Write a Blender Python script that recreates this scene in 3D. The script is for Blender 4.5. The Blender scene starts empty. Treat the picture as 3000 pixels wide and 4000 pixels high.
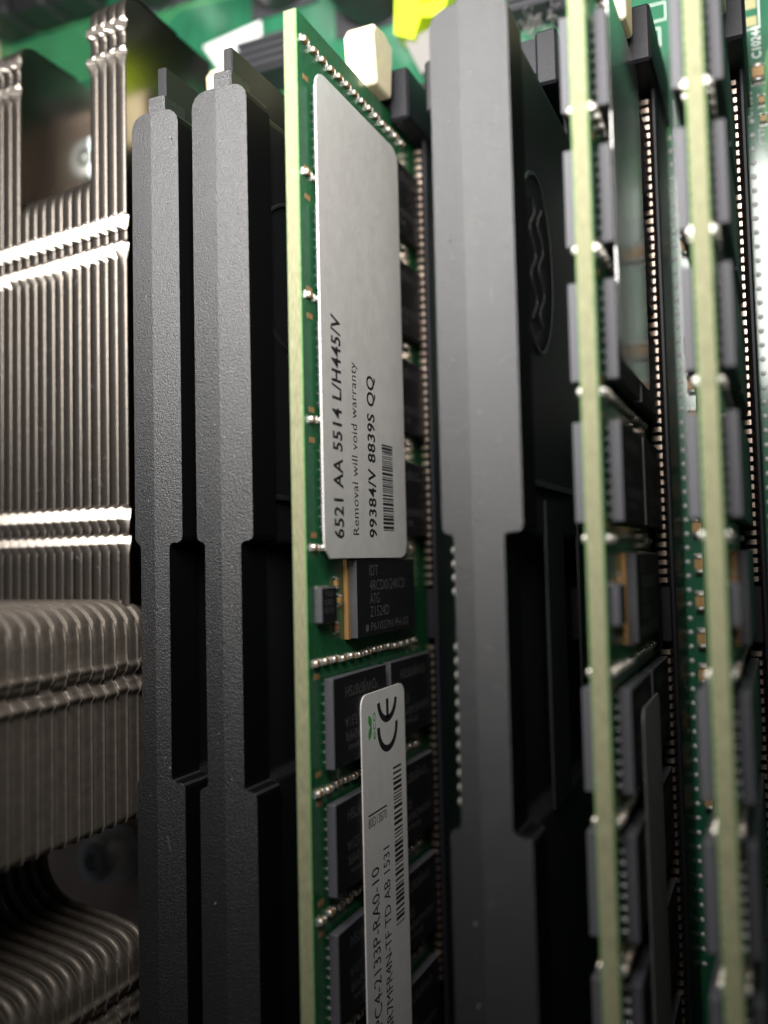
import bpy, bmesh, math, random
from mathutils import Matrix, Vector
random.seed(7)
# units: 1 Blender unit = 1 mm.  X runs across the memory slots, Y along them, Z up from the board.
SC = bpy.context.scene
COL = SC.collection

# ---------------------------------------------------------------- camera
cam_d = bpy.data.cameras.new("camera")
cam = bpy.data.objects.new("camera", cam_d)
COL.objects.link(cam)
R = (Matrix.Rotation(0.418170453, 3, 'Y') @ Matrix.Rotation(0.0532220169, 3, 'X')
     @ Matrix.Rotation(-0.0232707083, 3, 'Z'))
M4 = R.to_4x4()
M4.translation = Vector((52.2664, 0.0, 97.7828))
cam.matrix_world = M4
cam_d.sensor_fit = 'VERTICAL'
cam_d.sensor_height = 36.0
cam_d.sensor_width = 27.0
cam_d.lens = 3505.5 / 4000 * 36.0
cam_d.clip_start = 1.0
cam_d.clip_end = 2000.0
cam_d.dof.use_dof = True
cam_d.dof.focus_distance = 81.5
cam_d.dof.aperture_fstop = 0.0122
SC.camera = cam

# ---------------------------------------------------------------- world, lamp, exposure
w = bpy.data.worlds.new("World")
SC.world = w
w.use_nodes = True
w.node_tree.nodes["Background"].inputs[0].default_value = (0.9, 0.93, 1.0, 1)
w.node_tree.nodes["Background"].inputs[1].default_value = 0.035
SC.view_settings.view_transform = 'Standard'
SC.view_settings.look = 'None'
SC.view_settings.exposure = 0.0
SC.view_settings.gamma = 1.0
SC.view_settings.use_curve_mapping = False
SC.render.engine = 'CYCLES'
SC.cycles.use_denoising = True
SC.cycles.max_bounces = 6
SC.cycles.sample_clamp_indirect = 4.0

def lamp(name, loc, tilt, size, power, color=(1, 1, 1)):
    d = bpy.data.lights.new(name, 'AREA')
    d.shape = 'ELLIPSE'
    d.size, d.size_y = size
    d.energy = power
    d.spread = math.radians(150)
    d.color = color
    o = bpy.data.objects.new(name, d)
    COL.objects.link(o)
    o.location = loc
    o.rotation_euler = (math.radians(tilt), 0, 0)
    return o
lamp("lamp", (24, 53, 82), -4, (88, 54), 190000, (1.0, 0.975, 0.94))

# ---------------------------------------------------------------- materials
def mat(name, col, rough=0.5, metal=0.0, spec=0.5, coat=0.0, coat_rough=0.1,
        var=0.0, vscale=1.0, vstretch=(1, 1, 1), bump=0.0, bscale=5.0, bstretch=(1, 1, 1), rvar=0.0,
        col2=None, speck=0.0, bdist=0.12):
    m = bpy.data.materials.new(name)
    m.use_nodes = True
    nt = m.node_tree
    b = nt.nodes["Principled BSDF"]
    b.inputs["Base Color"].default_value = (*col, 1)
    b.inputs["Roughness"].default_value = rough
    b.inputs["Metallic"].default_value = metal
    b.inputs["Specular IOR Level"].default_value = spec
    b.inputs["Coat Weight"].default_value = coat
    b.inputs["Coat Roughness"].default_value = coat_rough
    tc = nt.nodes.new("ShaderNodeTexCoord")
    def noise(scale, stretch, detail=4):
        mp = nt.nodes.new("ShaderNodeMapping")
        mp.inputs["Scale"].default_value = stretch
        nt.links.new(tc.outputs["Object"], mp.inputs["Vector"])
        n = nt.nodes.new("ShaderNodeTexNoise")
        n.inputs["Scale"].default_value = scale
        n.inputs["Detail"].default_value = detail
        nt.links.new(mp.outputs["Vector"], n.inputs["Vector"])
        return n
    last = None
    if var > 0 or col2:
        n = noise(vscale, vstretch)
        r = nt.nodes.new("ShaderNodeValToRGB")
        r.color_ramp.elements[0].position = 0.3
        r.color_ramp.elements[1].position = 0.7
        c2 = col2 if col2 else tuple(min(1, c * (1 + var)) for c in col)
        c1 = col if col2 else tuple(c * (1 - var) for c in col)
        r.color_ramp.elements[0].color = (*c1, 1)
        r.color_ramp.elements[1].color = (*c2, 1)
        nt.links.new(n.outputs["Fac"], r.inputs["Fac"])
        last = r.outputs["Color"]
    if speck > 0:                       # dust specks
        v = noise(9.0, (1, 1, 1), 2)
        r2 = nt.nodes.new("ShaderNodeValToRGB")
        r2.color_ramp.elements[0].position = 0.70
        r2.color_ramp.elements[1].position = 0.78
        mx = nt.nodes.new("ShaderNodeMixRGB")
        nt.links.new(v.outputs["Fac"], r2.inputs["Fac"])
        mu = nt.nodes.new("ShaderNodeMath"); mu.operation = 'MULTIPLY'
        mu.inputs[1].default_value = speck
        nt.links.new(r2.outputs["Color"], mu.inputs[0])
        nt.links.new(mu.outputs[0], mx.inputs["Fac"])
        if last: nt.links.new(last, mx.inputs["Color1"])
        else: mx.inputs["Color1"].default_value = (*col, 1)
        mx.inputs["Color2"].default_value = (0.45, 0.44, 0.42, 1)
        last = mx.outputs["Color"]
    if last:
        nt.links.new(last, b.inputs["Base Color"])
    if rvar > 0:
        n = noise(2.5, (1, 1, 1))
        mr = nt.nodes.new("ShaderNodeMapRange")
        mr.inputs["To Min"].default_value = max(0.03, rough - rvar)
        mr.inputs["To Max"].default_value = min(1, rough + rvar)
        nt.links.new(n.outputs["Fac"], mr.inputs["Value"])
        nt.links.new(mr.outputs["Result"], b.inputs["Roughness"])
    if bump > 0:
        n = noise(bscale, bstretch, 6)
        n.inputs['Roughness'].default_value = 0.65
        bp = nt.nodes.new("ShaderNodeBump")
        bp.inputs["Strength"].default_value = bump
        bp.inputs["Distance"].default_value = bdist
        nt.links.new(n.outputs["Fac"], bp.inputs["Height"])
        nt.links.new(bp.outputs["Normal"], b.inputs["Normal"])
    return m

MT = {}
MT['mask'] = mat('green_solder_mask', (0.012, 0.085, 0.032), 0.35, coat=0.6, coat_rough=0.12, col2=(0.018, 0.12, 0.045), vscale=1.2)
MT['edge'] = mat('fibreglass_edge', (0.185, 0.183, 0.103), 0.8, var=0.28, vscale=2.6, vstretch=(3.5, 0.35, 1), bump=0.35, bscale=9, bstretch=(2, .5, 1))
MT['edge_green'] = mat('mask_edge_green', (0.12, 0.27, 0.09), 0.5, var=0.2, vscale=2)
MT['board'] = mat('motherboard_green', (0.016, 0.11, 0.056), 0.3, coat=1.0, coat_rough=0.12, col2=(0.026, 0.17, 0.085), vscale=0.35, vstretch=(1, .4, 1))
MT['trace'] = mat('board_trace_green', (0.08, 0.30, 0.10), 0.35, coat=0.6)
MT['gold'] = mat('bare_pad', (0.45, 0.42, 0.22), 0.35, metal=0.4)
MT['silk'] = mat('white_silkscreen', (0.75, 0.78, 0.75), 0.6)
MT['plastic'] = mat('black_grained_plastic', (0.010, 0.010, 0.0112), 0.38, spec=0.95, bump=0.95, bscale=6.0, bstretch=(1.2, 0.9, 1.2), rvar=0.08, speck=0.35)
MT['plastic_smooth'] = mat('black_plastic', (0.008, 0.008, 0.009), 0.5, spec=0.35, bump=0.3, bscale=4, speck=0.15)
MT['plastic_shaded'] = mat('shaded_plastic_wall', (0.0025, 0.0025, 0.003), 0.55, spec=0.12)  # head rail plastic darkened: shade on its side faces is put into the colour
MT['plastic_gloss'] = mat('black_gloss_plastic', (0.02, 0.02, 0.022), 0.28, spec=0.4)
MT['socket'] = mat('socket_plastic', (0.010, 0.010, 0.013), 0.45, spec=0.3, bump=0.15, bscale=3)
MT['ivory'] = mat('ivory_plastic', (0.82, 0.70, 0.47), 0.45, var=0.06, vscale=.8)
MT['chip'] = mat('chip_black', (0.007, 0.007, 0.008), 0.6, spec=0.3, bump=0.2, bscale=14)
MT['chip_side'] = mat('chip_grey_edge', (0.056, 0.055, 0.063), 0.6, var=0.12, vscale=4, bump=0.25, bscale=10)
MT['substrate'] = mat('chip_substrate', (0.36, 0.20, 0.07), 0.5)
MT['print'] = mat('laser_marking', (0.07, 0.07, 0.07), 0.7)
MT['ink'] = mat('black_ink', (0.012, 0.012, 0.013), 0.6)
MT['greenink'] = mat('green_ink', (0.06, 0.34, 0.07), 0.6)
MT['silver_label'] = mat('silver_label', (0.70, 0.68, 0.65), 0.38, metal=0.2, var=0.05, vscale=.5, bump=0.10, bscale=.5, bdist=.4, rvar=.06, speck=0.3)
MT['white_label'] = mat('white_label', (0.70, 0.67, 0.66), 0.5, var=0.04, vscale=.7)
MT['tin'] = mat('tinned_end', (0.68, 0.65, 0.60), 0.36, metal=0.8, bump=0.2, bscale=4)
MT['ball'] = mat('solder_ball', (0.34, 0.34, 0.33), 0.45, metal=0.7)
MT['tin_dull'] = mat('dull_solder', (0.8, 0.8, 0.78), 0.5, metal=0.25)
MT['cap_brown'] = mat('capacitor_brown', (0.30, 0.17, 0.07), 0.5)
MT['cap_tan'] = mat('capacitor_tan', (0.55, 0.33, 0.13), 0.5)
MT['pin'] = mat('contact_pin', (0.86, 0.68, 0.56), 0.33, metal=1.0)
MT['fin'] = mat('nickel_fin', (0.125, 0.110, 0.096), 0.34, metal=0.87, var=0.10, vscale=1.2, vstretch=(1, 2.5, 1), bump=0.22, bscale=2.2, bstretch=(.4, 5, .4), rvar=0.07)
MT['crimp'] = mat('crimp_highlight', (0.46, 0.41, 0.36), 0.33, metal=0.95, bump=0.2, bscale=3)  # same metal as the fins, lightened so the bands' highlights sit in the colour
MT['fin_dull'] = mat('dusty_fin', (0.15, 0.127, 0.106), 0.5, metal=0.6, var=0.15, vscale=1.0, bump=0.3, bscale=4, rvar=0.1, speck=0.3)
MT['fin_face'] = mat('fin_face', (0.20, 0.185, 0.16), 0.2, metal=1.0, bump=0.05, bscale=1.0)
MT['copper'] = mat('copper_base', (0.74, 0.62, 0.54), 0.4, metal=0.25, var=0.15, vscale=.3)
MT['steel'] = mat('zinc_screw', (0.80, 0.87, 0.90), 0.35, metal=0.3, bump=0.2, bscale=2)
MT['neon'] = mat('yellow_green_plastic', (0.55, 0.72, 0.02), 0.4)
MT['paper'] = mat('white_paper', (0.9, 0.9, 0.9), 0.7)
MT['can'] = mat('capacitor_can', (0.02, 0.02, 0.022), 0.4, coat=.3)
MT['grey'] = mat('grey_plastic', (0.045, 0.045, 0.05), 0.55, spec=.3)
MT['fuzz'] = mat('dust_fuzz', (0.22, 0.21, 0.20), 0.9)

# ---------------------------------------------------------------- mesh helpers
class Mesh:
    def __init__(s):
        s.v = []; s.f = []; s.m = []; s.mats = []
    def mi(s, m):
        if m not in s.mats: s.mats.append(m)
        return s.mats.index(m)
    def add(s, vs, fs, m):
        k = len(s.v); i = s.mi(m)
        s.v += [tuple(v) for v in vs]
        for f in fs:
            s.f.append([a + k for a in f]); s.m.append(i)
    def box(s, x0, x1, y0, y1, z0, z1, m, b=0.0, mx=None, my=None, mz=None):
        """box with chamfer b; mx/my/mz give other materials for the faces across that axis"""
        if b <= 0:
            vs = [(x, y, z) for x in (x0, x1) for y in (y0, y1) for z in (z0, z1)]
            for f, mm in (((0, 1, 3, 2), mx), ((4, 6, 7, 5), mx), ((0, 4, 5, 1), my), ((2, 3, 7, 6), my), ((0, 2, 6, 4), mz), ((1, 5, 7, 3), mz)):
                s.add([vs[i] for i in f], [(0, 1, 2, 3)], mm or m)
            return
        bm = bmesh.new()
        bmesh.ops.create_cube(bm, size=1.0)
        for v in bm.verts:
            v.co = Vector(((x0 + x1) / 2 + v.co.x * (x1 - x0), (y0 + y1) / 2 + v.co.y * (y1 - y0), (z0 + z1) / 2 + v.co.z * (z1 - z0)))
        bmesh.ops.bevel(bm, geom=bm.edges[:], offset=b, segments=1, affect='EDGES', profile=0.5)
        s.from_bm(bm, m, mx, my, mz)
    def from_bm(s, bm, m, mx=None, my=None, mz=None):
        bm.normal_update()
        bm.verts.index_update()
        vs = [v.co[:] for v in bm.verts]
        k = len(s.v); s.v += vs
        for f in bm.faces:
            n = f.normal
            mm = m
            if mx and abs(n.x) > .9: mm = mx
            elif my and abs(n.y) > .9: mm = my
            elif mz and abs(n.z) > .9: mm = mz
            s.f.append([v.index + k for v in f.verts]); s.m.append(s.mi(mm))
        bm.free()
    def prism(s, pts, z0, z1, m, axis='z', mcap=None):
        n = len(pts)
        def P(a, b, c):
            return (a, b, c) if axis == 'z' else ((c, a, b) if axis == 'x' else (a, c, b))
        vs = [P(a, b, z0) for a, b in pts] + [P(a, b, z1) for a, b in pts]
        s.add(vs, [[i, (i + 1) % n, n + (i + 1) % n, n + i] for i in range(n)], m)
        s.add(vs, [list(range(n))[::-1], list(range(n, 2 * n))], mcap or m)
    def tube(s, path, r, m, n=6, closed=False):
        rings = []
        L = len(path)
        for i, p in enumerate(path):
            p = Vector(p)
            a = Vector(path[(i - 1) % L] if closed else path[max(0, i - 1)])
            b = Vector(path[(i + 1) % L] if closed else path[min(L - 1, i + 1)])
            t = (b - a).normalized()
            up = Vector((1, 0, 0)) if abs(t.x) < .8 else Vector((0, 0, 1))
            u = t.cross(up).normalized(); v = t.cross(u)
            rings.append([p + u * r * math.cos(6.2832 * k / n) + v * r * math.sin(6.2832 * k / n) for k in range(n)])
        vs = [q for rg in rings for q in rg]
        fs = []
        for i in range(L if closed else L - 1):
            j = (i + 1) % L
            fs += [[i * n + k, i * n + (k + 1) % n, j * n + (k + 1) % n, j * n + k] for k in range(n)]
        s.add(vs, fs, m)
    def lathe(s, cx, cy, prof, m, n=24):
        vs = [(cx + r * math.cos(6.2832 * k / n), cy + r * math.sin(6.2832 * k / n), z) for r, z in prof for k in range(n)]
        fs = [[i * n + k, i * n + (k + 1) % n, (i + 1) * n + (k + 1) % n, (i + 1) * n + k] for i in range(len(prof) - 1) for k in range(n)]
        fs.append(list(range((len(prof) - 1) * n, len(prof) * n)))
        s.add(vs, fs, m)
    def mesh(s, name, smooth=False, fix=True):
        me = bpy.data.meshes.new(name)
        me.from_pydata(s.v, [], s.f)
        for m in s.mats: me.materials.append(MT[m])
        me.polygons.foreach_set("material_index", s.m)
        if fix:
            bm = bmesh.new(); bm.from_mesh(me)
            bmesh.ops.remove_doubles(bm, verts=bm.verts, dist=1e-5)
            bmesh.ops.recalc_face_normals(bm, faces=bm.faces)
            bm.to_mesh(me); bm.free()
        if smooth:
            me.polygons.foreach_set("use_smooth", [True] * len(me.polygons))
            try: me.set_sharp_from_angle(angle=math.radians(50))
            except Exception: pass
        me.update()
        return me

def obj(name, me, parent=None, loc=None, kind=None):
    o = bpy.data.objects.new(name, me)
    COL.objects.link(o)
    if parent: o.parent = parent
    if loc: o.location = loc
    if kind: o['kind'] = kind
    return o
def thing(name, label, cat, loc=(0, 0, 0), group=None):
    o = bpy.data.objects.new(name, None)
    COL.objects.link(o)
    o.empty_display_size = 2
    o.location = loc
    tag(o, label, cat, group)
    return o
def tag(o, label, cat, group=None):
    o['label'] = label; o['category'] = cat
    if group: o['group'] = group
def copy_tree(o, parent=None):
    c = o.copy(); COL.objects.link(c)
    if parent: c.parent = parent
    for ch in list(o.children): copy_tree(ch, c)
    return c

def text_geo(txt, size=1.0, bold=0.0, sx=1.0, spacing=1.0):
    cu = bpy.data.curves.new("t", 'FONT')
    cu.body = txt; cu.size = 1.0; cu.offset = bold; cu.space_character = spacing
    cu.resolution_u = 3
    o = bpy.data.objects.new("t", cu)
    COL.objects.link(o)
    dg = bpy.context.evaluated_depsgraph_get()
    me = bpy.data.meshes.new_from_object(o.evaluated_get(dg))
    vs = [v.co.copy() for v in me.vertices]
    fs = [list(p.vertices) for p in me.polygons]
    bpy.data.objects.remove(o); bpy.data.curves.remove(cu); bpy.data.meshes.remove(me)
    x0 = min(v.x for v in vs); x1 = max(v.x for v in vs)
    return vs, fs, x0, x1
def put_text(M, txt, org, u, v, cap, m, width=None, bold=0.0, spacing=1.0):
    """text with cap height `cap`, starting at org, baseline along u, letters up along v; stretched to `width`"""
    vs, fs, x0, x1 = text_geo(txt, 1, bold, spacing=spacing)
    k = cap / 0.69
    kx = width / (x1 - x0) if width else k
    org = Vector(org); u = Vector(u); v = Vector(v)
    M.add([org + u * ((p.x - x0) * kx) + v * (p.y * k) for p in vs], fs, m)

# ---------------------------------------------------------------- motherboard (the surface everything stands on)
mb = Mesh()
mb.box(-120, 120, -140, 160, -1.6, 0, 'board')
board = obj('motherboard', mb.mesh('motherboard'), kind='structure')
tr = Mesh()
def trace(pts, wd, z=0.006):
    for (a, b) in zip(pts, pts[1:]):
        a = Vector((*a, z)); b = Vector((*b, z)); t = (b - a).normalized(); n = Vector((-t.y, t.x, 0)) * wd / 2
        tr.add([a - n, b - n, b + n, a + n], [(0, 1, 2, 3)], 'trace'); z += 0.004
trace([(36.5, 51), (38.8, 51.3), (40.5, 51.3), (42.6, 48.2), (42.9, 44), (44.2, 42.4), (44.6, 36)], .45)
trace([(44.7, 30), (44.8, -20)], .35)
trace([(60, 57), (53, 51), (52.4, 47), (52.6, 40), (56, 36), (62, 33)], .5)
trace([(70, 50), (58, 44.5), (55, 41), (54, 34)], .4)
for k in range(7):
    trace([(-60, 72 + k * 1.3), (-30, 70 + k * 1.3), (-20, 76 + k * 1.3), (20, 72 + k * 1.3), (30, 60 + k * 1.3)], .35)
obj('trace', tr.mesh('trace', fix=False), board)
sk = Mesh()
put_text(sk, 'C10244', (52.25, 50.5, 0.012), (0, 1, 0), (-1, 0, 0), .85, 'silk', width=3.4, bold=.012)
put_text(sk, 'C37', (52.5, 41.4, 0.012), (0, 1, 0), (-1, 0, 0), .8, 'silk', width=1.7)
put_text(sk, 'C1050', (51.2, 44.4, 0.012), (0, 1, 0), (-1, 0, 0), .7, 'silk', width=2.8)
def outline(x0, x1, y0, y1, t=.12, z=.010):
    for a in ((x0, x1, y0, y0 + t), (x0, x1, y1 - t, y1), (x0, x0 + t, y0 + t, y1 - t), (x1 - t, x1, y0 + t, y1 - t)):
        sk.add([(a[0], a[2], z), (a[1], a[2], z), (a[1], a[3], z), (a[0], a[3], z)], [(0, 1, 2, 3)], 'silk')
outline(50.6, 52.3, 53.6, 57.4)
outline(37.8, 42.5, 54.2, 56.3); outline(38.4, 43.2, 57.0, 59.0)
outline(48.6, 48.9, 33, 51.5, .1)
outline(43.5, 43.8, 36, 48, .1)
obj('silkscreen', sk.mesh('silkscreen', fix=False), board)
for y0, y1 in ((54.0, 55.0), (55.8, 56.9)):
    pd = Mesh()
    pd.add([(50.9, y0, .014), (52.0, y0, .014), (52.0, y1, .014), (50.9, y1, .014)], [(0, 1, 2, 3)], 'gold')
    obj('pad', pd.mesh('pad', fix=False), board)

def cap_mesh(name, L, W, H, body='cap_brown', e=.24):
    """ceramic chip capacitor, long axis Y, standing on z=0: two tinned ends with a recessed body between"""
    M = Mesh()
    M.box(-W / 2 + .03, W / 2 - .03, -L / 2 + e * L, L / 2 - e * L, 0.02, H - .03, body)
    for s in (-1, 1):
        ya, yb = sorted((s * L / 2, s * (L / 2 - e * L)))
        M.box(-W / 2, W / 2, ya, yb, 0, H, 'tin', b=min(.14, H * .3))
        M.box(-W / 2 - .05, W / 2 + .05, min(s * L / 2, s * (L / 2 + .12)), max(s * L / 2, s * (L / 2 + .12)), 0, .12, 'tin')
    return M.mesh(name, True)
mb_cap = cap_mesh('board_capacitor', 1.9, 1.15, .85, 'cap_tan')
mb_cap_s = cap_mesh('board_capacitor', 1.1, .6, .5, 'cap_tan')
y = 32.6
rowy = [32, 21.5, 17.4, 13.9, 10.2, 6.3, 2.6, -1.2, -5.0, -8.8, -12.4, -17, -21, -25]
for i, yy in enumerate(rowy):
    o = obj('board_capacitor', mb_cap, board, (44.35 + random.uniform(-.06, .06), yy, 0.012))
for (x, yy, me, rz) in ((51.9, 48.7, mb_cap, 0), (52.1, 45.9, mb_cap_s, 0), (52.2, 43.9, mb_cap_s, 0), (37.0, 32.5, mb_cap, 0),
                        (37.1, 15, mb_cap, 0), (21.2, 6, mb_cap_s, 1.57), (20.8, -1, mb_cap_s, 1.57), (54, 39, mb_cap_s, 1.57), (54.4, 50.5, mb_cap_s, 0)):
    o = obj('board_capacitor', me, board, (x, yy, .012)); o.rotation_euler.z = rz
bump_me = Mesh(); bump_me.lathe(0, 0, [(.42, 0), (.40, .25), (.25, .5), (.02, .58)], 'tin', 8)
bump_me = bump_me.mesh('solder_bump', True)
for i in range(13):
    yy = 1.0 - i * 1.45
    if 3 <= i <= 4: continue
    obj('solder_bump', bump_me, board, (20.6, yy, .012))

# ---------------------------------------------------------------- memory sockets
def make_socket():
    t = thing('memory_socket', '', 'memory socket', group='memory sockets in a row on the board')
    M = Mesh()
    W = 2.75
    for s in (-1, 1):
        a, b = sorted((s * 2.25, s * W))
        M.box(a, b, -86.6, 46.4, .3, 9.0, 'socket', b=.14)
        # inner rib the contacts bend over
        a, b = sorted((s * 0.95, s * 1.25))
        M.box(a, b, -86.6, 46.4, .3, 7.4, 'socket')
        M.box(*sorted((s * 1.25, s * 2.25)), -8.4, -3.2, .3, 8.6, 'socket', b=.1)
    M.box(-W + .02, W - .02, -86.5, 46.3, .3, 4.2, 'socket')
    obj('socket_body', M.mesh('socket_body'), t)
    # end tower split by the module slot, with the latch riding on it
    T = Mesh()
    for s in (-1, 1):
        a, b = sorted((s * .95, s * 3.1))
        T.box(a, b, 45.2, 50.6, .3, 14.6, 'socket', b=.25)
    T.box(-.97, .97, 47.0, 50.5, .3, 13.6, 'socket')
    T.box(-2.4, 2.4, 50.4, 53.2, .3, 6.5, 'socket', b=.3)
    obj('end_tower', T.mesh('end_tower'), t)
    L = Mesh()
    prof = [(46.95, 15.4), (46.85, 19.3), (51.9, 19.9), (52.9, 19.2), (53.2, 16.8), (52.6, 14.8)]
    L.prism([(a, b) for a, b in prof], -1.65, 1.65, 'ivory', axis='x')
    lm = L.mesh('latch')
    bm = bmesh.new(); bm.from_mesh(lm)
    bmesh.ops.bevel(bm, geom=[e for e in bm.edges if e.calc_face_angle(0) > .9], offset=.35, segments=2, affect='EDGES', profile=.5)
    bm.to_mesh(lm); bm.free()
    obj('latch', lm, t)
    P = Mesh()
    path = [(.92, 6.2), (1.0, 7.9), (1.1, 8.55), (1.3, 8.66), (1.98, 8.66), (2.1, 8.4), (2.14, 5.6)]
    wd = .46
    vs = [(x, s * wd / 2, z) for x, z in path for s in (-1, 1)]
    vs += [(x * .92 - .02, s * wd / 2, z - .28) for x, z in path for s in (-1, 1)]
    n = len(path) * 2
    fs = [[2 * i, 2 * i + 1, 2 * i + 3, 2 * i + 2] for i in range(len(path) - 1)]
    fs += [[n + a for a in f] for f in fs]
    fs += [[2 * i + s, 2 * i + 2 + s, n + 2 * i + 2 + s, n + 2 * i + s] for i in range(len(path) - 1) for s in (0, 1)]
    P.add(vs, fs, 'pin')
    pin = P.mesh('contact_pin', True)
    return t, pin
sock0, pin_me = make_socket()
tail = Mesh(); tail.lathe(0, 0, [(.34, 0), (.3, .2), (.14, .42), (.12, .8), (.02, .86)], 'tin', 6)
tail_me = tail.mesh('solder_tail', True)
SLOT = {'b1': -0.4, 'b2': 8.4, 'A': 16.0, 'E': 24.0, 'b3': 31.4, 'B': 40.0, 'C': 48.0}
sock_label = {
 'b1': 'black memory socket under the leftmost black blank, beside the heatsink',
 'b2': 'black memory socket under the second black blank from the left',
 'A': 'black memory socket holding the green module with the silver sticker',
 'E': 'empty black memory socket beside the widest black blank',
 'b3': 'black memory socket under the black blank with the oval emblem',
 'B': 'black memory socket with ivory latch holding the second green module from the right',
 'C': 'black memory socket with bright pin row holding the rightmost green module'}
first = True
for key, sx in SLOT.items():
    s = sock0 if key == 'A' else copy_tree(sock0)
    first = False
    s.location = (sx, 0, 0)
    s['label'] = sock_label[key]
    SLOT[key] = (sx, s)
    if key in ('E', 'b2', 'b3'):          # these latches are swung down out of sight
        for ch in list(s.children):
            if ch.name.startswith('latch'): bpy.data.objects.remove(ch)
for key in ('A', 'B', 'C'):
    sx, s = SLOT[key]
    for i in range(104):
        yy = 44.2 - i * .85
        if -8.6 < yy < -3.0: continue
        o = obj('contact_pin', pin_me, s, (0, yy, 0))
for key, sd in (('A', 1), ('B', 1), ('C', 1)):
    sx, s = SLOT[key]
    tm = Mesh()
    for i in range(60):
        yy = 44.0 - i * 1.45
        tm.lathe(sd * 3.1, yy, [(.28, 0.02), (.24, .10), (.12, .17), (.02, .2)], 'tin_dull', 8)
    obj('solder_tail', tm.mesh('solder_tail', True), s, kind='stuff')

# ---------------------------------------------------------------- memory modules
T2 = 0.64          # half the board thickness
chip_side_h = 1.1
def chip_mesh():
    M = Mesh()
    M.box(.24, chip_side_h, 0, 7.45, 0, 10.8, 'chip_side', b=.05, mx='chip')
    return M.mesh('memory_chip')
CH = chip_mesh()
bl = Mesh()
for zz in (10.35, .45):
    for k in range(9):
        yb = .5 + k * .8 + random.uniform(-.04, .04); r_ = random.uniform(.11, .17)
        bl.add([(0, yb - r_, zz), (0, yb, zz - r_), (0, yb + r_, zz), (0, yb, zz + r_), (.12, yb - r_ * 1.2, zz), (.12, yb, zz - r_ * 1.2), (.12, yb + r_ * 1.2, zz), (.12, yb, zz + r_ * 1.2), (.25, yb - r_, zz), (.25, yb, zz - r_), (.25, yb + r_, zz), (.25, yb, zz + r_)],
               [(i + q * 4, (i + 1) % 4 + q * 4, (i + 1) % 4 + q * 4 + 4, i + q * 4 + 4) for q in (0, 1) for i in range(4)], 'ball')
BL = bl.mesh('solder_balls', True)
mk = Mesh()
e = chip_side_h + .006
put_text(mk, 'SKhynix', (e, 1.5, 6.3), (0, 0, 1), (0, -1, 0), .55, 'print', width=3.2)
for txt, yy, wd, cap in (('H5AN4G4NMFR', 2.6, 6.4, .85), ('TFC 531A', 3.9, 4.6, .85), ('*DWJ8787SH', 6.4, 5.9, .95)):
    pass
mk = Mesh()
for txt, yy, z0, wd, cap in (('SKhynix', 1.55, 4.2, 4.0, .6), ('H5AN4G4NMFR', 2.75, 1.3, 7.4, .85), ('531A', 3.95, 6.4, 2.3, .85), ('*DWJ8787SH', 6.5, 1.9, 6.6, .9)):
    put_text(mk, txt, (e, yy, z0), (0, 0, 1), (0, -1, 0), cap, 'print', width=wd)
MK = mk.mesh('marking', fix=False)
CAPZ = cap_mesh('capacitor', .92, .5, .42)
ROWS = [44.3, 32.9, 22.4, 11.9, 1.2, -8.4, -18.9, -29.0, -39.4, -50]
CHIPS = [33.5, 23.1, 12.9, 2.4, -17.2, -27.5, -37.9, -48.4]
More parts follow.
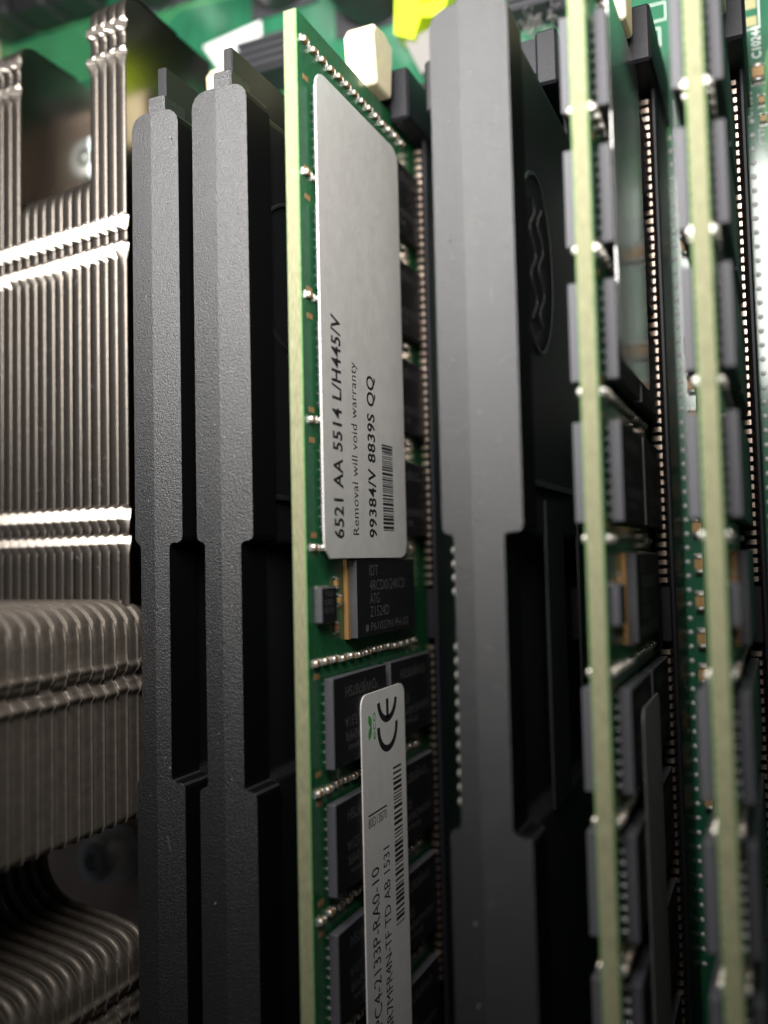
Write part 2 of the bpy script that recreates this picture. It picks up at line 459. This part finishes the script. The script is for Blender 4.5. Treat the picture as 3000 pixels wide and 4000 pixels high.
# orientation helpers for the right (+X) and left (-X) faces
ROT_R = Matrix(((0, 0, 1, T2), (1, 0, 0, 0), (0, 1, 0, 0), (0, 0, 0, 1)))   # local x->Y, y->Z, z->X
ROT_L = Matrix(((0, 0, -1, -T2), (-1, 0, 0, 0), (0, 1, 0, 0), (0, 0, 0, 1)))
def make_module():
    t = thing('memory_module', '', 'memory module', group='green memory modules')
    M = Mesh()
    x = T2; c = .09
    zt, zb, y0, y1 = 33.5, 3.4, -86.7, 46.6
    # outline ring: chamfer strips carry the bright mask edge, the flat top carries raw fibreglass
    M.add([(-x + c, y0, zt), (x - c, y0, zt), (x - c, y1, zt), (-x + c, y1, zt)], [(0, 1, 2, 3)], 'edge')
    for s in (-1, 1):
        M.add([(s * (x - c), y0, zt), (s * (x - c), y1, zt), (s * x, y1, zt - c), (s * x, y0, zt - c)], [(0, 1, 2, 3)], 'edge_green')
        M.add([(s * x, y0, zt - c), (s * x, y1, zt - c), (s * x, y1, zb), (s * x, y0, zb)], [(0, 1, 2, 3)], 'mask')
    for yy in (y0, y1):
        M.add([(-x, yy, zb), (x, yy, zb), (x, yy, zt - c), (x - c, yy, zt), (-x + c, yy, zt), (-x, yy, zt - c)], [(0, 1, 2, 3, 4, 5)], 'edge')
    M.add([(-x, y0, zb), (x, y0, zb), (x, y1, zb), (-x, y1, zb)], [(0, 1, 2, 3)], 'edge')
    # exposed copper marks near the chips
    for yy in CHIPS[:7]:
        for dy in (-.25, 7.7):
            M.box(x, x + .02, yy + dy - .2, yy + dy + .25, 31.6, 32.5, 'cap_brown')
    obj('circuit_board', M.mesh('circuit_board'), t)
    for yy in CHIPS:
        for z0 in (20.5, 8.6):
            c_ = obj('memory_chip', CH, t, (T2 + .01, yy, z0))
            m_ = obj('marking', MK, c_)
            obj('solder_balls', BL, c_, kind='stuff')
        c_ = obj('memory_chip', CH, t)
        c_.matrix_local = Matrix(((-1, 0, 0, -T2 - .01), (0, -1, 0, yy + 7.45), (0, 0, 1, 20.5), (0, 0, 0, 1)))
        obj('solder_balls', BL, c_, kind='stuff')
    # chip leads / solder balls seen at the chip's upper edge
    # register chip
    Rg = Mesh()
    Rg.box(0, .38, -7.0, 0, 0, 14.0, 'substrate')
    Rg.box(.38, 1.1, -6.95, -.05, .15, 13.6, 'chip_side', b=.04, mx='chip')
    rg = obj('register_chip', Rg.mesh('register_chip'), t, (T2 + .01, .1, 12.8))
    pm = Mesh(); e2 = 1.108
    for txt, yy, zz, wd, cap in (('IDT', -1.5, 10.9, 1.9, .95), ('4RCD0124KC0', -2.85, 10.9, 8.2, .95), ('ATG', -4.05, 10.9, 2.1, .95), ('Z1524D', -5.25, 10.9, 4.2, .95), ('P61027N PH 02', -6.5, 10.8, 8.8, .75)):
        put_text(pm, txt, (e2, yy, zz), (0, 0, -1), (0, 1, 0), cap, 'print', width=wd)
    n = 12
    pm.add([(e2, -6.2 + .36 * math.cos(6.2832 * i / n), 11.6 + .36 * math.sin(6.2832 * i / n)) for i in range(n)], [list(range(n))], 'print')
    obj('marking', pm.mesh('marking', fix=False), rg)
    # small sensor chip
    Sm = Mesh()
    Sm.box(0, .75, -2.9, 0, 0, 2.7, 'chip_side', b=.06, mx='chip')
    Sm.box(-.0, .2, -3.05, .15, .3, 2.4, 'tin')
    sm = obj('sensor_chip', Sm.mesh('sensor_chip'), t, (T2 + .01, -2.2, 29.6))
    pm = Mesh()
    for txt, yy in (('TS3', -.75), ('GB2', -1.45), ('531', -2.1)):
        put_text(pm, txt, (.757, yy, 2.2), (0, 0, -1), (0, 1, 0), .45, 'print', width=1.5)
    obj('marking', pm.mesh('marking', fix=False), sm)
    # capacitor rows running down the face
    for k, yy in enumerate(ROWS):
        for i in range(14):
            z = 32.3 - i * 1.62
            if k == 4 and z > 14 and i not in (0, 1): continue
            o = obj('capacitor', CAPZ, t)
            yj = yy + random.uniform(-.08, .08)
            o.matrix_local = Matrix.Translation((0, yj, z)) @ ROT_R @ Matrix.Rotation(random.uniform(-.08, .08), 4, 'Z')
        for i in range(2):
            o = obj('capacitor', CAPZ, t)
            o.matrix_local = Matrix.Translation((0, yy, 32.3 - i * 1.62)) @ ROT_L
    for yy, z in ((-1.9, 28.5), (-3.4, 27.9), (-5.7, 28.6)):
        o = obj('capacitor', CAPZ, t)
        o.matrix_local = Matrix.Translation((0, yy, z)) @ ROT_R @ Matrix.Rotation(1.5708, 4, 'Z')
    return t
mod0 = make_module()
modB = copy_tree(mod0); modC = copy_tree(mod0)
mod0.location = (16, 0, 0); modB.location = (40, 0, 0); modC.location = (48, 0, 0)
mod0['label'] = 'green memory module in the middle with a silver printed sticker over its chips'
modB['label'] = 'green memory module right of the black emblem blank, second from right, blurred'
modC['label'] = 'rightmost green memory module, nearest the camera and most blurred'

def rounded(y0, y1, z0, z1, r, n=5):
    pts = []
    for cy, cz, a0 in ((y1 - r, z1 - r, 0), (y0 + r, z1 - r, 90), (y0 + r, z0 + r, 180), (y1 - r, z0 + r, 270)):
        for i in range(n + 1):
            a = math.radians(a0 + 90 * i / n)
            pts.append((cy + r * math.cos(a), cz + r * math.sin(a)))
    return pts
xs = 17.76 - 16
# silver sticker, stretched over the chips (its lower corner lifts a little)
def sheet(name, pts, x0, th, m, parent, lift=None):
    M = Mesh(); M.prism(pts, x0, x0 + th, m, axis='x')
    return obj(name, M.mesh(name), parent)
st = sheet('silver_sticker', rounded(.2, 41.6, 15.0, 32.55, 1.5), xs, .12, 'silver_label', mod0)
for v in st.data.vertices:                      # slightly ragged lower edge
    if v.co.y < 2.0:
        v.co.y += (hash((round(v.co.z, 2), round(v.co.y, 2))) % 7 - 3) * .03
L = Mesh(); xt = xs + .126
put_text(L, '6521 AA 5514 L/H445/V', (xt, 1.9, 28.95), (0, 1, 0), (0, 0, 1), 1.68, 'ink', width=19.2, bold=.022, spacing=1.08)
put_text(L, 'Removal will void warranty', (xt, 2.25, 25.95), (0, 1, 0), (0, 0, 1), 1.15, 'ink', width=15.4, spacing=1.05)
put_text(L, '99384/V 8839S QQ', (xt, 2.05, 22.15), (0, 1, 0), (0, 0, 1), 1.55, 'ink', width=15.0, bold=.022, spacing=1.08)
obj('lettering', L.mesh('lettering', fix=False), st)
Bc = Mesh(); yy = 2.75
for k in range(40):
    wd = random.choice((.09, .09, .17, .26)); gp = random.choice((.08, .1, .16))
    if yy + wd > 11.0: break
    Bc.add([(xt, yy, 18.1), (xt, yy + wd, 18.1), (xt, yy + wd, 20.6), (xt, yy, 20.6)], [(0, 1, 2, 3)], 'ink')
    yy += wd + gp
obj('barcode', Bc.mesh('barcode', fix=False), st)

def white_sticker(parent):
    s2 = sheet('white_sticker', rounded(-80, -11.9, 16.6, 26.3, 1.1), xs, .12, 'white_label', parent)
    L = Mesh()
    def arc(cy, cz, r, a0, a1, wd, n=14):
        vs = []
        for i in range(n + 1):
            a = math.radians(a0 + (a1 - a0) * i / n)
            for q in (r - wd / 2, r + wd / 2):
                vs.append((xt, cy + q * math.cos(a), cz + q * math.sin(a)))
        L.add(vs, [[2 * i, 2 * i + 1, 2 * i + 3, 2 * i + 2] for i in range(n)], 'ink')
    # CE mark, reading upwards
    arc(-15.4, 20.7, 2.05, 86, 274, .62); 
    arc(-12.75, 20.7, 2.0, 98, 262, .62)
    L.add([(xt, -14.7, 20.42), (xt, -12.9, 20.42), (xt, -12.9, 20.98), (xt, -14.7, 20.98)], [(0, 1, 2, 3)], 'ink')
    put_text(L, 'PC4-2133P-RA0-10', (xt, -41.1, 23.35), (0, 1, 0), (0, 0, 1), 1.55, 'ink', width=13.8)
    put_text(L, 'HMA42GR7MFR4N-TF TD AB 1531', (xt, -47.3, 20.95), (0, 1, 0), (0, 0, 1), 1.35, 'ink', width=21.1)
    put_text(L, '80D13B70', (xt, -23.6, 25.3), (0, 0, -1), (0, 1, 0), .8, 'ink', width=3.9)
    L.add([(xt, -22.6, 25.3), (xt, -22.6, 21.3), (xt, -22.45, 21.3), (xt, -22.45, 25.3)], [(0, 1, 2, 3)], 'ink')
    obj('lettering', L.mesh('lettering', fix=False), s2)
    G = Mesh()
    def leaf(cy, cz, ln, wd, ang):
        ca, sa = math.cos(ang), math.sin(ang); pts = []
        for i in range(13):
            q = i / 12; pts.append((q * ln, wd * math.sin(math.pi * q) ** .8))
        for i in range(11, 0, -1):
            q = i / 12; pts.append((q * ln, -wd * math.sin(math.pi * q) ** .8))
        G.add([(xt, cy + a * ca - b * sa, cz + a * sa + b * ca) for a, b in pts], [list(range(len(pts)))], 'greenink')
    leaf(-14.9, 24.3, 1.2, .36, .45); leaf(-14.8, 24.3, 1.3, .36, 2.7)
    put_text(G, 'eco', (xt, -16.1, 23.35), (0, 1, 0), (0, 0, 1), .85, 'greenink', width=2.4)
    obj('eco_logo', G.mesh('eco_logo', fix=False), s2)
    Bc = Mesh(); yy = -34.0
    rr = random.Random(3)
    while yy < -19.4:
        wd = rr.choice((.12, .2, .3)); 
        Bc.add([(xt, yy, 17.75), (xt, yy + wd, 17.75), (xt, yy + wd, 19.7), (xt, yy, 19.7)], [(0, 1, 2, 3)], 'ink')
        yy += wd + rr.choice((.14, .2, .3))
    obj('barcode', Bc.mesh('barcode', fix=False), s2)
    return s2
s2 = white_sticker(mod0)
MT['foil'] = mat('glossy_foil_label', (0.42, 0.42, 0.41), 0.16, metal=0.9, bump=0.05, bscale=.4, bdist=.4)
sheet('foil_sticker', rounded(14.6, 44.0, 14.2, 30.6, 1.2), xs, .04, 'foil', modB)
MT['shaded_label'] = mat('shaded_label', (0.20, 0.195, 0.19), 0.5, var=.1, vscale=.6)  # white label toned down to grey: the gap's low light is in the colour
sheet('shaded_sticker', rounded(-80, -11.9, 16.6, 26.3, 1.1), xs, .1, 'shaded_label', modB)

# ---------------------------------------------------------------- black slot blanks
def blank(drop, xl, xr, xrg, nl, nr, zr, yneck, yend, label, emblem=0, tabx=None):
    t = thing('slot_blank', label, 'slot blank', ((xl + xr) / 2, 0, 0), 'black blanks filling empty memory slots')
    ox = (xl + xr) / 2
    xl -= ox; xr -= ox; xrg -= ox; nl -= ox; nr -= ox
    ya, yb = yneck
    def outl(inset=0.0, r=.7):
        l, rr, a, b = xl + inset, xr - inset, nl + inset, nr - inset
        top = yend - inset
        P = []
        def arc(cx, cy, rad, a0, a1, n=4):
            for i in range(n + 1):
                q = math.radians(a0 + (a1 - a0) * i / n); P.append((cx + rad * math.cos(q), cy + rad * math.sin(q)))
        R2 = 1.3
        arc(rr - R2, top - R2, R2, 0, 90)
        arc(l + R2, top - R2, R2, 90, 180)
        # left side down: neck
        h = .55
        arc(l + h, ya - inset + h, h, 180, 270, 3)
        if a - l > 2 * h + .05: P.append((a - h, ya - inset))
        arc(a - h * .8, ya - inset - h * .8, h * .8, 90, 0, 3)
        arc(a - h * .8, yb + inset + h * .8, h * .8, 0, -90, 3)
        arc(l + h, yb + inset - h, h, 90, 180, 3)
        P.append((l, -86)); P.append((rr, -86))
        arc(rr - h, yb + inset - h, h, 0, 90, 3)
        arc(b + h * .8, yb + inset + h * .8, h * .8, 270, 180, 3)
        arc(b + h * .8, ya - inset - h * .8, h * .8, 180, 90, 3)
        arc(rr - h, ya - inset + h, h, 270, 360, 3)
        return P
    # head rail: extruded outline with a roof-shaped top that peaks along the ridge
    def roof(x):
        d = (xrg - x) / (xrg - xl) if x < xrg else (x - xrg) / (xr - xrg)
        return zr - drop[x > xrg] * d
    P = outl()
    bm = bmesh.new()
    vs = [bm.verts.new((x, y, zr)) for x, y in P]
    f = bm.faces.new(vs)
    if f.normal.z < 0: f.normal_flip()
    ret = bmesh.ops.bisect_plane(bm, geom=bm.verts[:] + bm.edges[:] + bm.faces[:], plane_co=(xrg, 0, 0), plane_no=(1, 0, 0))
    ext = bmesh.ops.extrude_face_region(bm, geom=bm.faces[:])
    up = [v for v in ext['geom'] if isinstance(v, bmesh.types.BMVert)]
    ups = set(up)
    for v in bm.verts:
        if v in ups: v.co.z = roof(v.co.x)
        else: v.co.z = zr - 4.2
    bm.normal_update()
    ed = []
    for e_ in bm.edges:
        if e_.verts[0] in ups and e_.verts[1] in ups and len(e_.link_faces) == 2 and e_.calc_face_angle(0) > .12:
            ed.append(e_)
    bmesh.ops.recalc_face_normals(bm, faces=bm.faces)
    bmesh.ops.bevel(bm, geom=ed, offset=.16, segments=2, affect='EDGES', profile=.5, clamp_overlap=True)
    M = Mesh(); M.from_bm(bm, 'plastic', mx='plastic_shaded', my='plastic_shaded')
    obj('head_rail', M.mesh('head_rail'), t)
    Bd = Mesh(); Bd.prism(outl(.42), 5.2, zr - 4.2, 'plastic_smooth')
    obj('body', Bd.mesh('body'), t)
    tx = (tabx - ox) if tabx is not None else xrg + .9
    Tb = Mesh(); Tb.box(tx - .47, tx + .47, yend - .2, 45.6, 5.0, zr - .45, 'plastic_smooth', b=.12)
    Tb.box(tx - 1.4, tx + .475, yend - .6, yend + 1.5, zr - 3.5, zr - .16, 'plastic', b=.15)
    obj('end_tab', Tb.mesh('end_tab'), t)
    fx = xr - .42
    Em = Mesh()
    if emblem:
        cy, cz, rad = (24.6, 24.3, 7.6) if emblem == 2 else (26.6, 23.6, 7.2)
        ring = [(fx, cy + rad * math.cos(6.2832 * i / 40), cz + min(5.4, rad) * math.sin(6.2832 * i / 40) if emblem == 2 else cz + rad * math.sin(6.2832 * i / 40)) for i in range(40)]
        ring = [p for p in ring]
        Em.tube(ring, .2, 'plastic_gloss', 6, closed=True)
        if emblem == 2:
            for dz in (-1.3, 1.3):
                q = [(fx, cy - 5.2 + 10.4 * i / 70, cz + dz + .8 * math.sin(i * .24 + (0 if dz < 0 else 1.8))) for i in range(71)]
                Em.tube(q, .19, 'plastic_gloss', 6)
        obj('emblem', Em.mesh('emblem', True), t)
    # raised rib and recessed rails on the lower face
    Rb = Mesh()
    Rb.box(fx, fx + .35, 5.6, 6.1, 9, zr - 4.3, 'plastic')
    for z0, z1 in ((9.2, 12.2), (18.6, 24.6)):
        Rb.box(fx - .1, fx + .2, yb, 4.6, z0, z1, 'plastic_smooth')
    obj('face_rib', Rb.mesh('face_rib'), t)
    return t
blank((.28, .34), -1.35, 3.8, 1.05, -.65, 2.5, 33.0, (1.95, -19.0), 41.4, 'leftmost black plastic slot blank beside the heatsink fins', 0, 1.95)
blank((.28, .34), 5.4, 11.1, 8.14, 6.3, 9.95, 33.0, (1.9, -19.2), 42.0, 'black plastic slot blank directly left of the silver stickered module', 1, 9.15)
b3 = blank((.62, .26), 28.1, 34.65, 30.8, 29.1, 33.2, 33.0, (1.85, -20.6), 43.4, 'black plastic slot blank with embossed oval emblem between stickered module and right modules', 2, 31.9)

# green card edge with solder points showing at the emblem blank's narrow neck
ox3 = (28.1 + 34.65) / 2
gb = Mesh(); gb.box(28.85 - ox3, 29.2 - ox3, -20.0, 1.4, 18, 31.6, 'edge_green', mx='mask')
obj('card_edge', gb.mesh('card_edge'), b3)
for i in range(19):
    yy = .6 - i * 1.08
    if 3 < i < 7: continue
    o = obj('solder_point', bump_me, b3, (28.9 - ox3, yy, 31.0)); o.rotation_euler = (0, -1.5708, 0)

# ---------------------------------------------------------------- heatsink
hs = thing('heatsink', 'nickel finned heatsink at the left with screws in its cut-outs', 'heatsink', (-20, 0, 0))
HX = -20
def sweep(M, path, normals, prof_fn, m, side, matfn=None):
    """sweep a cross section along a path: path points p, outward normal n; section runs along `side`"""
    rings = []
    for i, (p, n) in enumerate(zip(path, normals)):
        rings.append([Vector(p) + Vector(side) * a + Vector(n) * b for a, b in prof_fn(i)])
    k = len(rings[0]); vs = [q for r_ in rings for q in r_]
    M.add(vs, [[i * k + j, i * k + j + 1, (i + 1) * k + j + 1, (i + 1) * k + j] for i in range(len(rings) - 1) for j in range(k - 1)], m)
    if matfn:
        n_ = (len(rings) - 1) * (k - 1); b0 = len(M.m) - n_
        for i in range(len(rings) - 1):
            mm = matfn(i)
            if mm:
                for j in range(k - 1): M.m[b0 + i * (k - 1) + j] = M.mi(mm)
pitch = 1.18
def bumpf(y, centers, w_):
    for c_ in centers:
        d = abs(y - c_)
        if d < w_: return .5 + .5 * math.cos(math.pi * d / w_)
    return 0
for i in range(20):
    xf = -6.6 - i * pitch
    ztop = 28.0
    if i < 4: y1 = 58.3 - .1 * i
    elif i < 12: y1 = 40.2 - .13 * (i - 4)
    else: y1 = 56.6 - .12 * (i - 12)
    sk_ = -.068 * i * pitch
    bands = [(34.3 + sk_, .85), (31.5 + sk_, .85), (5.1, .8), (2.3, .85)]
    if not 4 <= i < 12: bands += [(54.6 + sk_ * .6, .65), (51.5 + sk_ * .6, .65)]
    gaps = [(32.9 + sk_, .5)] + ([(53.0 + sk_ * .6, .6)] if not 4 <= i < 12 else [])
    r = 2.4
    path = []; nor = []
    ys = []
    yv = -3.9
    while yv < y1 - r:
        ys.append(yv)
        near = any(abs(yv - c_) < w_ + .3 for c_, w_ in bands + gaps)
        yv += .14 if near else 1.0
    for yv in ys: path.append((xf, yv, ztop)); nor.append((0, 0, 1))
    for k in range(7):
        a = math.radians(90 - 15 * k)
        path.append((xf, y1 - r + r * math.cos(a), ztop - r + r * math.sin(a))); nor.append((0, math.cos(a), math.sin(a)))
    path.append((xf, y1, ztop - 9)); nor.append((0, 1, 0))
    jit = random.uniform(-.09, .09)
    xf += random.uniform(-.05, .05)
    def prof(j, path=path):
        yv = path[j][1]; b_ = 0; o = 0
        for c_, w_ in bands:
            d = abs(yv - c_)
            if d < w_: b_ = max(b_, min(1, (w_ - d) / (.28 * w_)))
        b_ = b_ * b_ * (3 - 2 * b_)
        for c_, w_ in gaps:
            if abs(yv - c_) < w_: o -= .12
        for c_, w_ in bands:
            if abs(yv - c_) < w_: o += .30 * b_ * (c_ + w_ - yv) / (2 * w_)
        return [((.49 + .09 * b_) * math.sin(q), -.13 + .13 * math.cos(q) * (1 - .8 * b_) + o - (-.02 + b_ * .35) * math.sin(q) + jit * .5) for q in (-1.5, -1.1, -.7, -.3, 0, .3, .7, 1.1, 1.5)]
    M = Mesh()
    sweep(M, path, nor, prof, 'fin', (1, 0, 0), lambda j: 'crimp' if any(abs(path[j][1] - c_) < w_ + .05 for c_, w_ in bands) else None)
    # plate
    pl = [(p[1], p[2] - .3 * n[2]) if n[2] > .5 else (p[1] - .3, p[2]) for p, n in zip(path, nor)]
    pl = [(-3.9, ztop - .3)] + [q for q in pl if q[0] > y1 - r - .5]
    pl = pl[:-1] + [(y1 - .3, 13.0), (-3.9, 13.0)]
    M.prism(pl, xf + .3, xf + .5, 'fin', axis='x', mcap='fin_face')
    M.v = [(a - HX, b, c) for a, b, c in M.v]
    obj('fin', M.mesh('fin', True), hs)
# lower group: plates lying parallel to the board, stacked upwards, with a notch round the lower screw
zf = 27.4; kf = 0
while zf < 52:
    XW = -5.0
    pts = []
    def A(cx, cy, rad, a0, a1, n=6):
        for q in range(n + 1):
            a = math.radians(a0 + (a1 - a0) * q / n)
            pts.append((cx + rad * math.cos(a), cy + rad * math.sin(a), math.cos(a), math.sin(a)))
    for x in range(-34, -8, 3): pts.append((x, -3.7, 0, 1))
    A(XW - 2.9, -6.6, 2.9, 90, 0)
    yv = -6.8
    while yv > -23.4:
        pts.append((XW, yv, 1, 0)); yv -= .16 if -13.2 < yv < -8.2 else 1.0
    A(XW - .5, -23.4, .5, 0, -90, 2)
    pts.append((-11.5, -23.9, 0, -1))
    pts.append((-16.8, -24.0, -.0, -1))
    pts.append((-17.6, -24.4, 1, 0)); pts.append((-17.6, -29.0, 1, 0))
    # inside corner of the notch
    for q in range(8):
        a = math.radians(180 + 78 * q / 7)
        pts.append((-17.6 + 4.6 + 4.6 * math.cos(a), -29.0 + 4.6 * math.sin(a) * .98, -math.cos(a), -math.sin(a)))
    pts.append((-8.6, -34.1, .12, 1)); 
    A(XW - 2.5, -36.9, 2.5, 85, 0)
    yv = -37.0
    while yv > -60:
        pts.append((XW, yv, 1, 0)); yv -= .2 if yv > -44 else 4.0
    path = [(p[0], p[1], zf) for p in pts]
    nor = [Vector((p[2], p[3], 0)).normalized() for p in pts]
    rr = random.Random(kf)
    j1 = rr.uniform(-.15, .15); j2 = rr.uniform(-.2, .2)
    def prof(j):
        x, y_ = pts[j][0], pts[j][1]
        o = 0
        if x > XW - .1:
            for c_, w_, h in ((-9.3 + j1, .5, .22), (-10.5 + j2, .55, -.45), (-11.6 + j1, .6, .35), (-38.6, .5, .25), (-39.9 + j2, .6, -.5), (-41.3 + j1, .6, .3)):
                d = abs(y_ - c_)
                if d < w_: o += h * (.5 + .5 * math.cos(math.pi * d / w_))
        rnd = .5 if nor[j].y > .3 else .10
        if y_ < -24.2 and (nor[j].y > .3 or x < XW - .2):
            return [(.3, -.5), (.36, -.1), (.33, .12), (.2, .26), (0, .32), (-.2, .26), (-.33, .12), (-.36, -.1), (-.3, -.5)]
        return [(.74, -.35), (.66, -.1 + o), (.45, rnd * .8 + o), (0, rnd + o), (-.42, rnd * .7 + o), (-.60, rnd * .6 + .03 + o), (-.66, .26 + o), (-.74, .24 + o), (-.76, -.3)]
    M = Mesh()
    sweep(M, path, nor, prof, 'fin_dull', (0, 0, 1))
    pl = [(p[0] - .2 * n.x, p[1] - .2 * n.y) for p, n in zip(pts, nor)] + [(-34, -60)]
    M.prism(pl, zf + .52, zf + .68, 'fin_dull')
    M.v = [(a - HX, b, c) for a, b, c in M.v]
    obj('fin', M.mesh('fin', True), hs)
    zf += 1.57; kf += 1
bp = Mesh(); bp.box(-60 - HX, -7.5 - HX, -57, 57, 8.5, 12.5, 'copper', b=.4)
obj('base_plate', bp.mesh('base_plate'), hs)
hp = Mesh(); hp.tube([(-8.6 - HX, 61, 16), (-30 - HX, 61, 16)], 2.2, 'copper', 12)
def screw(x, y, z, big=2.65):
    S = Mesh()
    S.lathe(0, 0, [(big * 1.25, -4.6), (big * 1.25, -4.0), (big, -3.9), (big, -.45), (big - .35, 0), (1.15, .05), (1.0, -.15), (.9, -.4), (.02, -.5)], 'steel', 28)
    # star recess ribs
    for k in range(6):
        a = k * 1.0472
        S.tube([(.9 * math.cos(a), .9 * math.sin(a), -.5), (.9 * math.cos(a), .9 * math.sin(a), .02)], .2, 'steel', 5)
    o = obj('screw', S.mesh('screw', True), hs, (x - HX, y, z)); return o
screw(-19.8, 48.0, 17.6); screw(-20.2, -33.2, 17.6)

# ---------------------------------------------------------------- parts at the far end of the board
def can(x, y, r, h, label):
    M = Mesh(); M.lathe(0, 0, [(r * 1.02, .3), (r * 1.02, 1.2), (r, 1.6), (r, h - .7), (r - .25, h - .2), (r - .7, h), (r - .9, h - .12)], 'can', 28)
    o = thing('electrolytic_capacitor', label, 'capacitor', (x, y, 0.01), 'black round capacitors at the far end')
    obj('can', M.mesh('can', True), o)
    b = Mesh(); b.box(-r * 1.05, r * 1.05, -r * 1.05, r * 1.05, 0, .35, 'grey', b=.1)
    obj('base', b.mesh('base'), o)
can(-22.5, 81.5, 5.0, 10, 'black round capacitor at the top left, behind the left blanks')
can(-3.5, 75.5, 4.6, 10, 'black round capacitor above the corner of the stickered module')
can(9.3, 70.5, 5.2, 10, 'black round capacitor behind the ivory latch of the stickered module')
# block of dark chokes top left
ck = thing('choke_block', 'dark block of chokes in the top left corner beyond the heatsink', 'choke', (-42, 84, 0.01))
for k in range(3):
    M = Mesh(); M.box(-9 + k * 6.4, -3 + k * 6.4, -5.5, 6, 0, 7 - .6 * k, 'can', b=.6)
    obj('choke', M.mesh('choke'), ck)
tb = Mesh(); tb.box(-5, 3, -3.2, 3, 0, 4, 'ivory', b=.4)
o = obj('board_connector', tb.mesh('board_connector'), loc=(-56, 77, .02)); tag(o, 'small tan connector at the top left edge beyond the heatsink', 'connector')
# white paper label on the board
pp = Mesh(); pp.prism([(-16.1, 69.4), (-12.0, 63.2), (-6.9, 63.8), (-7.1, 70.5)], .02, .14, 'paper')
o = obj('paper_label', pp.mesh('paper_label')); tag(o, 'bright white paper label on the board behind the two left blanks', 'label')
# ribbed connector
cn = thing('ribbed_connector', 'dark ribbed connector behind the second black blank', 'connector', (-3.2, 62.6, .02))
M = Mesh(); M.box(-4, 4, -2.2, 2.2, 0, 5.5, 'grey', b=.2); obj('housing', M.mesh('housing'), cn)
for k in range(4):
    M = Mesh(); M.box(-3.9, 3.9, -1.9 + k * 1.0, -1.4 + k * 1.0, 5.5, 6.1, 'grey')
    obj('rib', M.mesh('rib'), cn)
# yellow-green release lever
yl = thing('release_lever', 'bright yellow-green plastic lever at the top centre', 'lever', (16.5, 64, .02))
M = Mesh()
M.prism([(-3.6, -2.2), (-1.2, -3.4), (-.2, -1.0), (2.6, -1.8), (4.6, 6.5), (-3.0, 9.5)], 0, 3.0, 'neon')
obj('lever_plate', M.mesh('lever_plate'), yl)
M = Mesh(); M.box(-.2, 3.2, .6, 6.5, 3.0, 4.2, 'neon', b=.3); obj('lever_grip', M.mesh('lever_grip'), yl)
M = Mesh(); M.prism([(-2.6, -3.0), (-.6, -7.4), (1.6, -6.0), (1.9, -1.9)], 0, 2.2, 'fuzz'); obj('lever_hinge', M.mesh('lever_hinge'), yl)
# dark plug beyond the emblem blank, with dust
pg = thing('cable_plug', 'dark grey cable plug with dust beyond the emblem blank', 'plug', (30.2, 62.5, .02))
M = Mesh(); M.box(-3.4, 1.4, -2.6, 3.2, 0, 4.5, 'grey', b=.3); M.box(1.0, 3.4, -3.4, 3.0, 0, 3.2, 'socket', b=.2); obj('plug_body', M.mesh('plug_body'), pg)
for k in range(3):
    M = Mesh(); M.box(-3.0, .8, -2.0 + k * 1.6, -1.2 + k * 1.6, 4.5, 5.0, 'grey', b=.1)
    obj('plug_rib', M.mesh('plug_rib'), pg)
fz = Mesh()
for k in range(70):
    a = Vector((random.uniform(-3.4, 2.2), random.uniform(-5.6, -2.8), random.uniform(.3, 3.8)))
    p = [a]
    for q in range(4): p.append(p[-1] + Vector((random.uniform(-.6, .6), random.uniform(-.6, .6), random.uniform(-.4, .4))))
    fz.tube([tuple(v) for v in p], .035, 'fuzz', 3)
obj('dust_clump', fz.mesh('dust_clump', fix=False), pg, kind='stuff')

# ---------------------------------------------------------------- dust
dm = Mesh()
rd = random.Random(11)
def lint(x, y, z, L, r):
    a = rd.uniform(0, 6.28); p = Vector((x, y, z)); q = [p]
    for k in range(4):
        a += rd.uniform(-.7, .7)
        q.append(q[-1] + Vector((math.cos(a), math.sin(a), rd.uniform(-.05, .12))) * L / 4)
    dm.tube([tuple(v) for v in q], r, 'fuzz', 3)
for x0, x1, zt in ((-1.0, 4.2, 32.93), (5.9, 11.3, 32.93), (28.3, 34.6, 32.93)):
    for k in range(26):
        y = rd.uniform(-40, 40); x = rd.uniform(x0 + .9, x1 - .9)
        if -19.5 < y < 2.5: x = (x0 + x1) / 2 + rd.uniform(-1.2, .8)
        if k % 4 == 0: lint(x, y, zt, rd.uniform(.5, 1.3), .018)
        else:
            r = rd.uniform(.03, .06); dm.box(x - r, x + r, y - r, y + r, zt - .2, zt + r * .6, 'fuzz')
for k in range(40):
    lint(rd.uniform(-20, -7), rd.uniform(0, 34), 28.1, rd.uniform(.4, 1.2), .02)
for k in range(18):
    lint(17.95, rd.uniform(0, 40), rd.uniform(16, 32), rd.uniform(.2, .6), .012)
obj('dust', dm.mesh('dust', fix=False), kind='stuff')
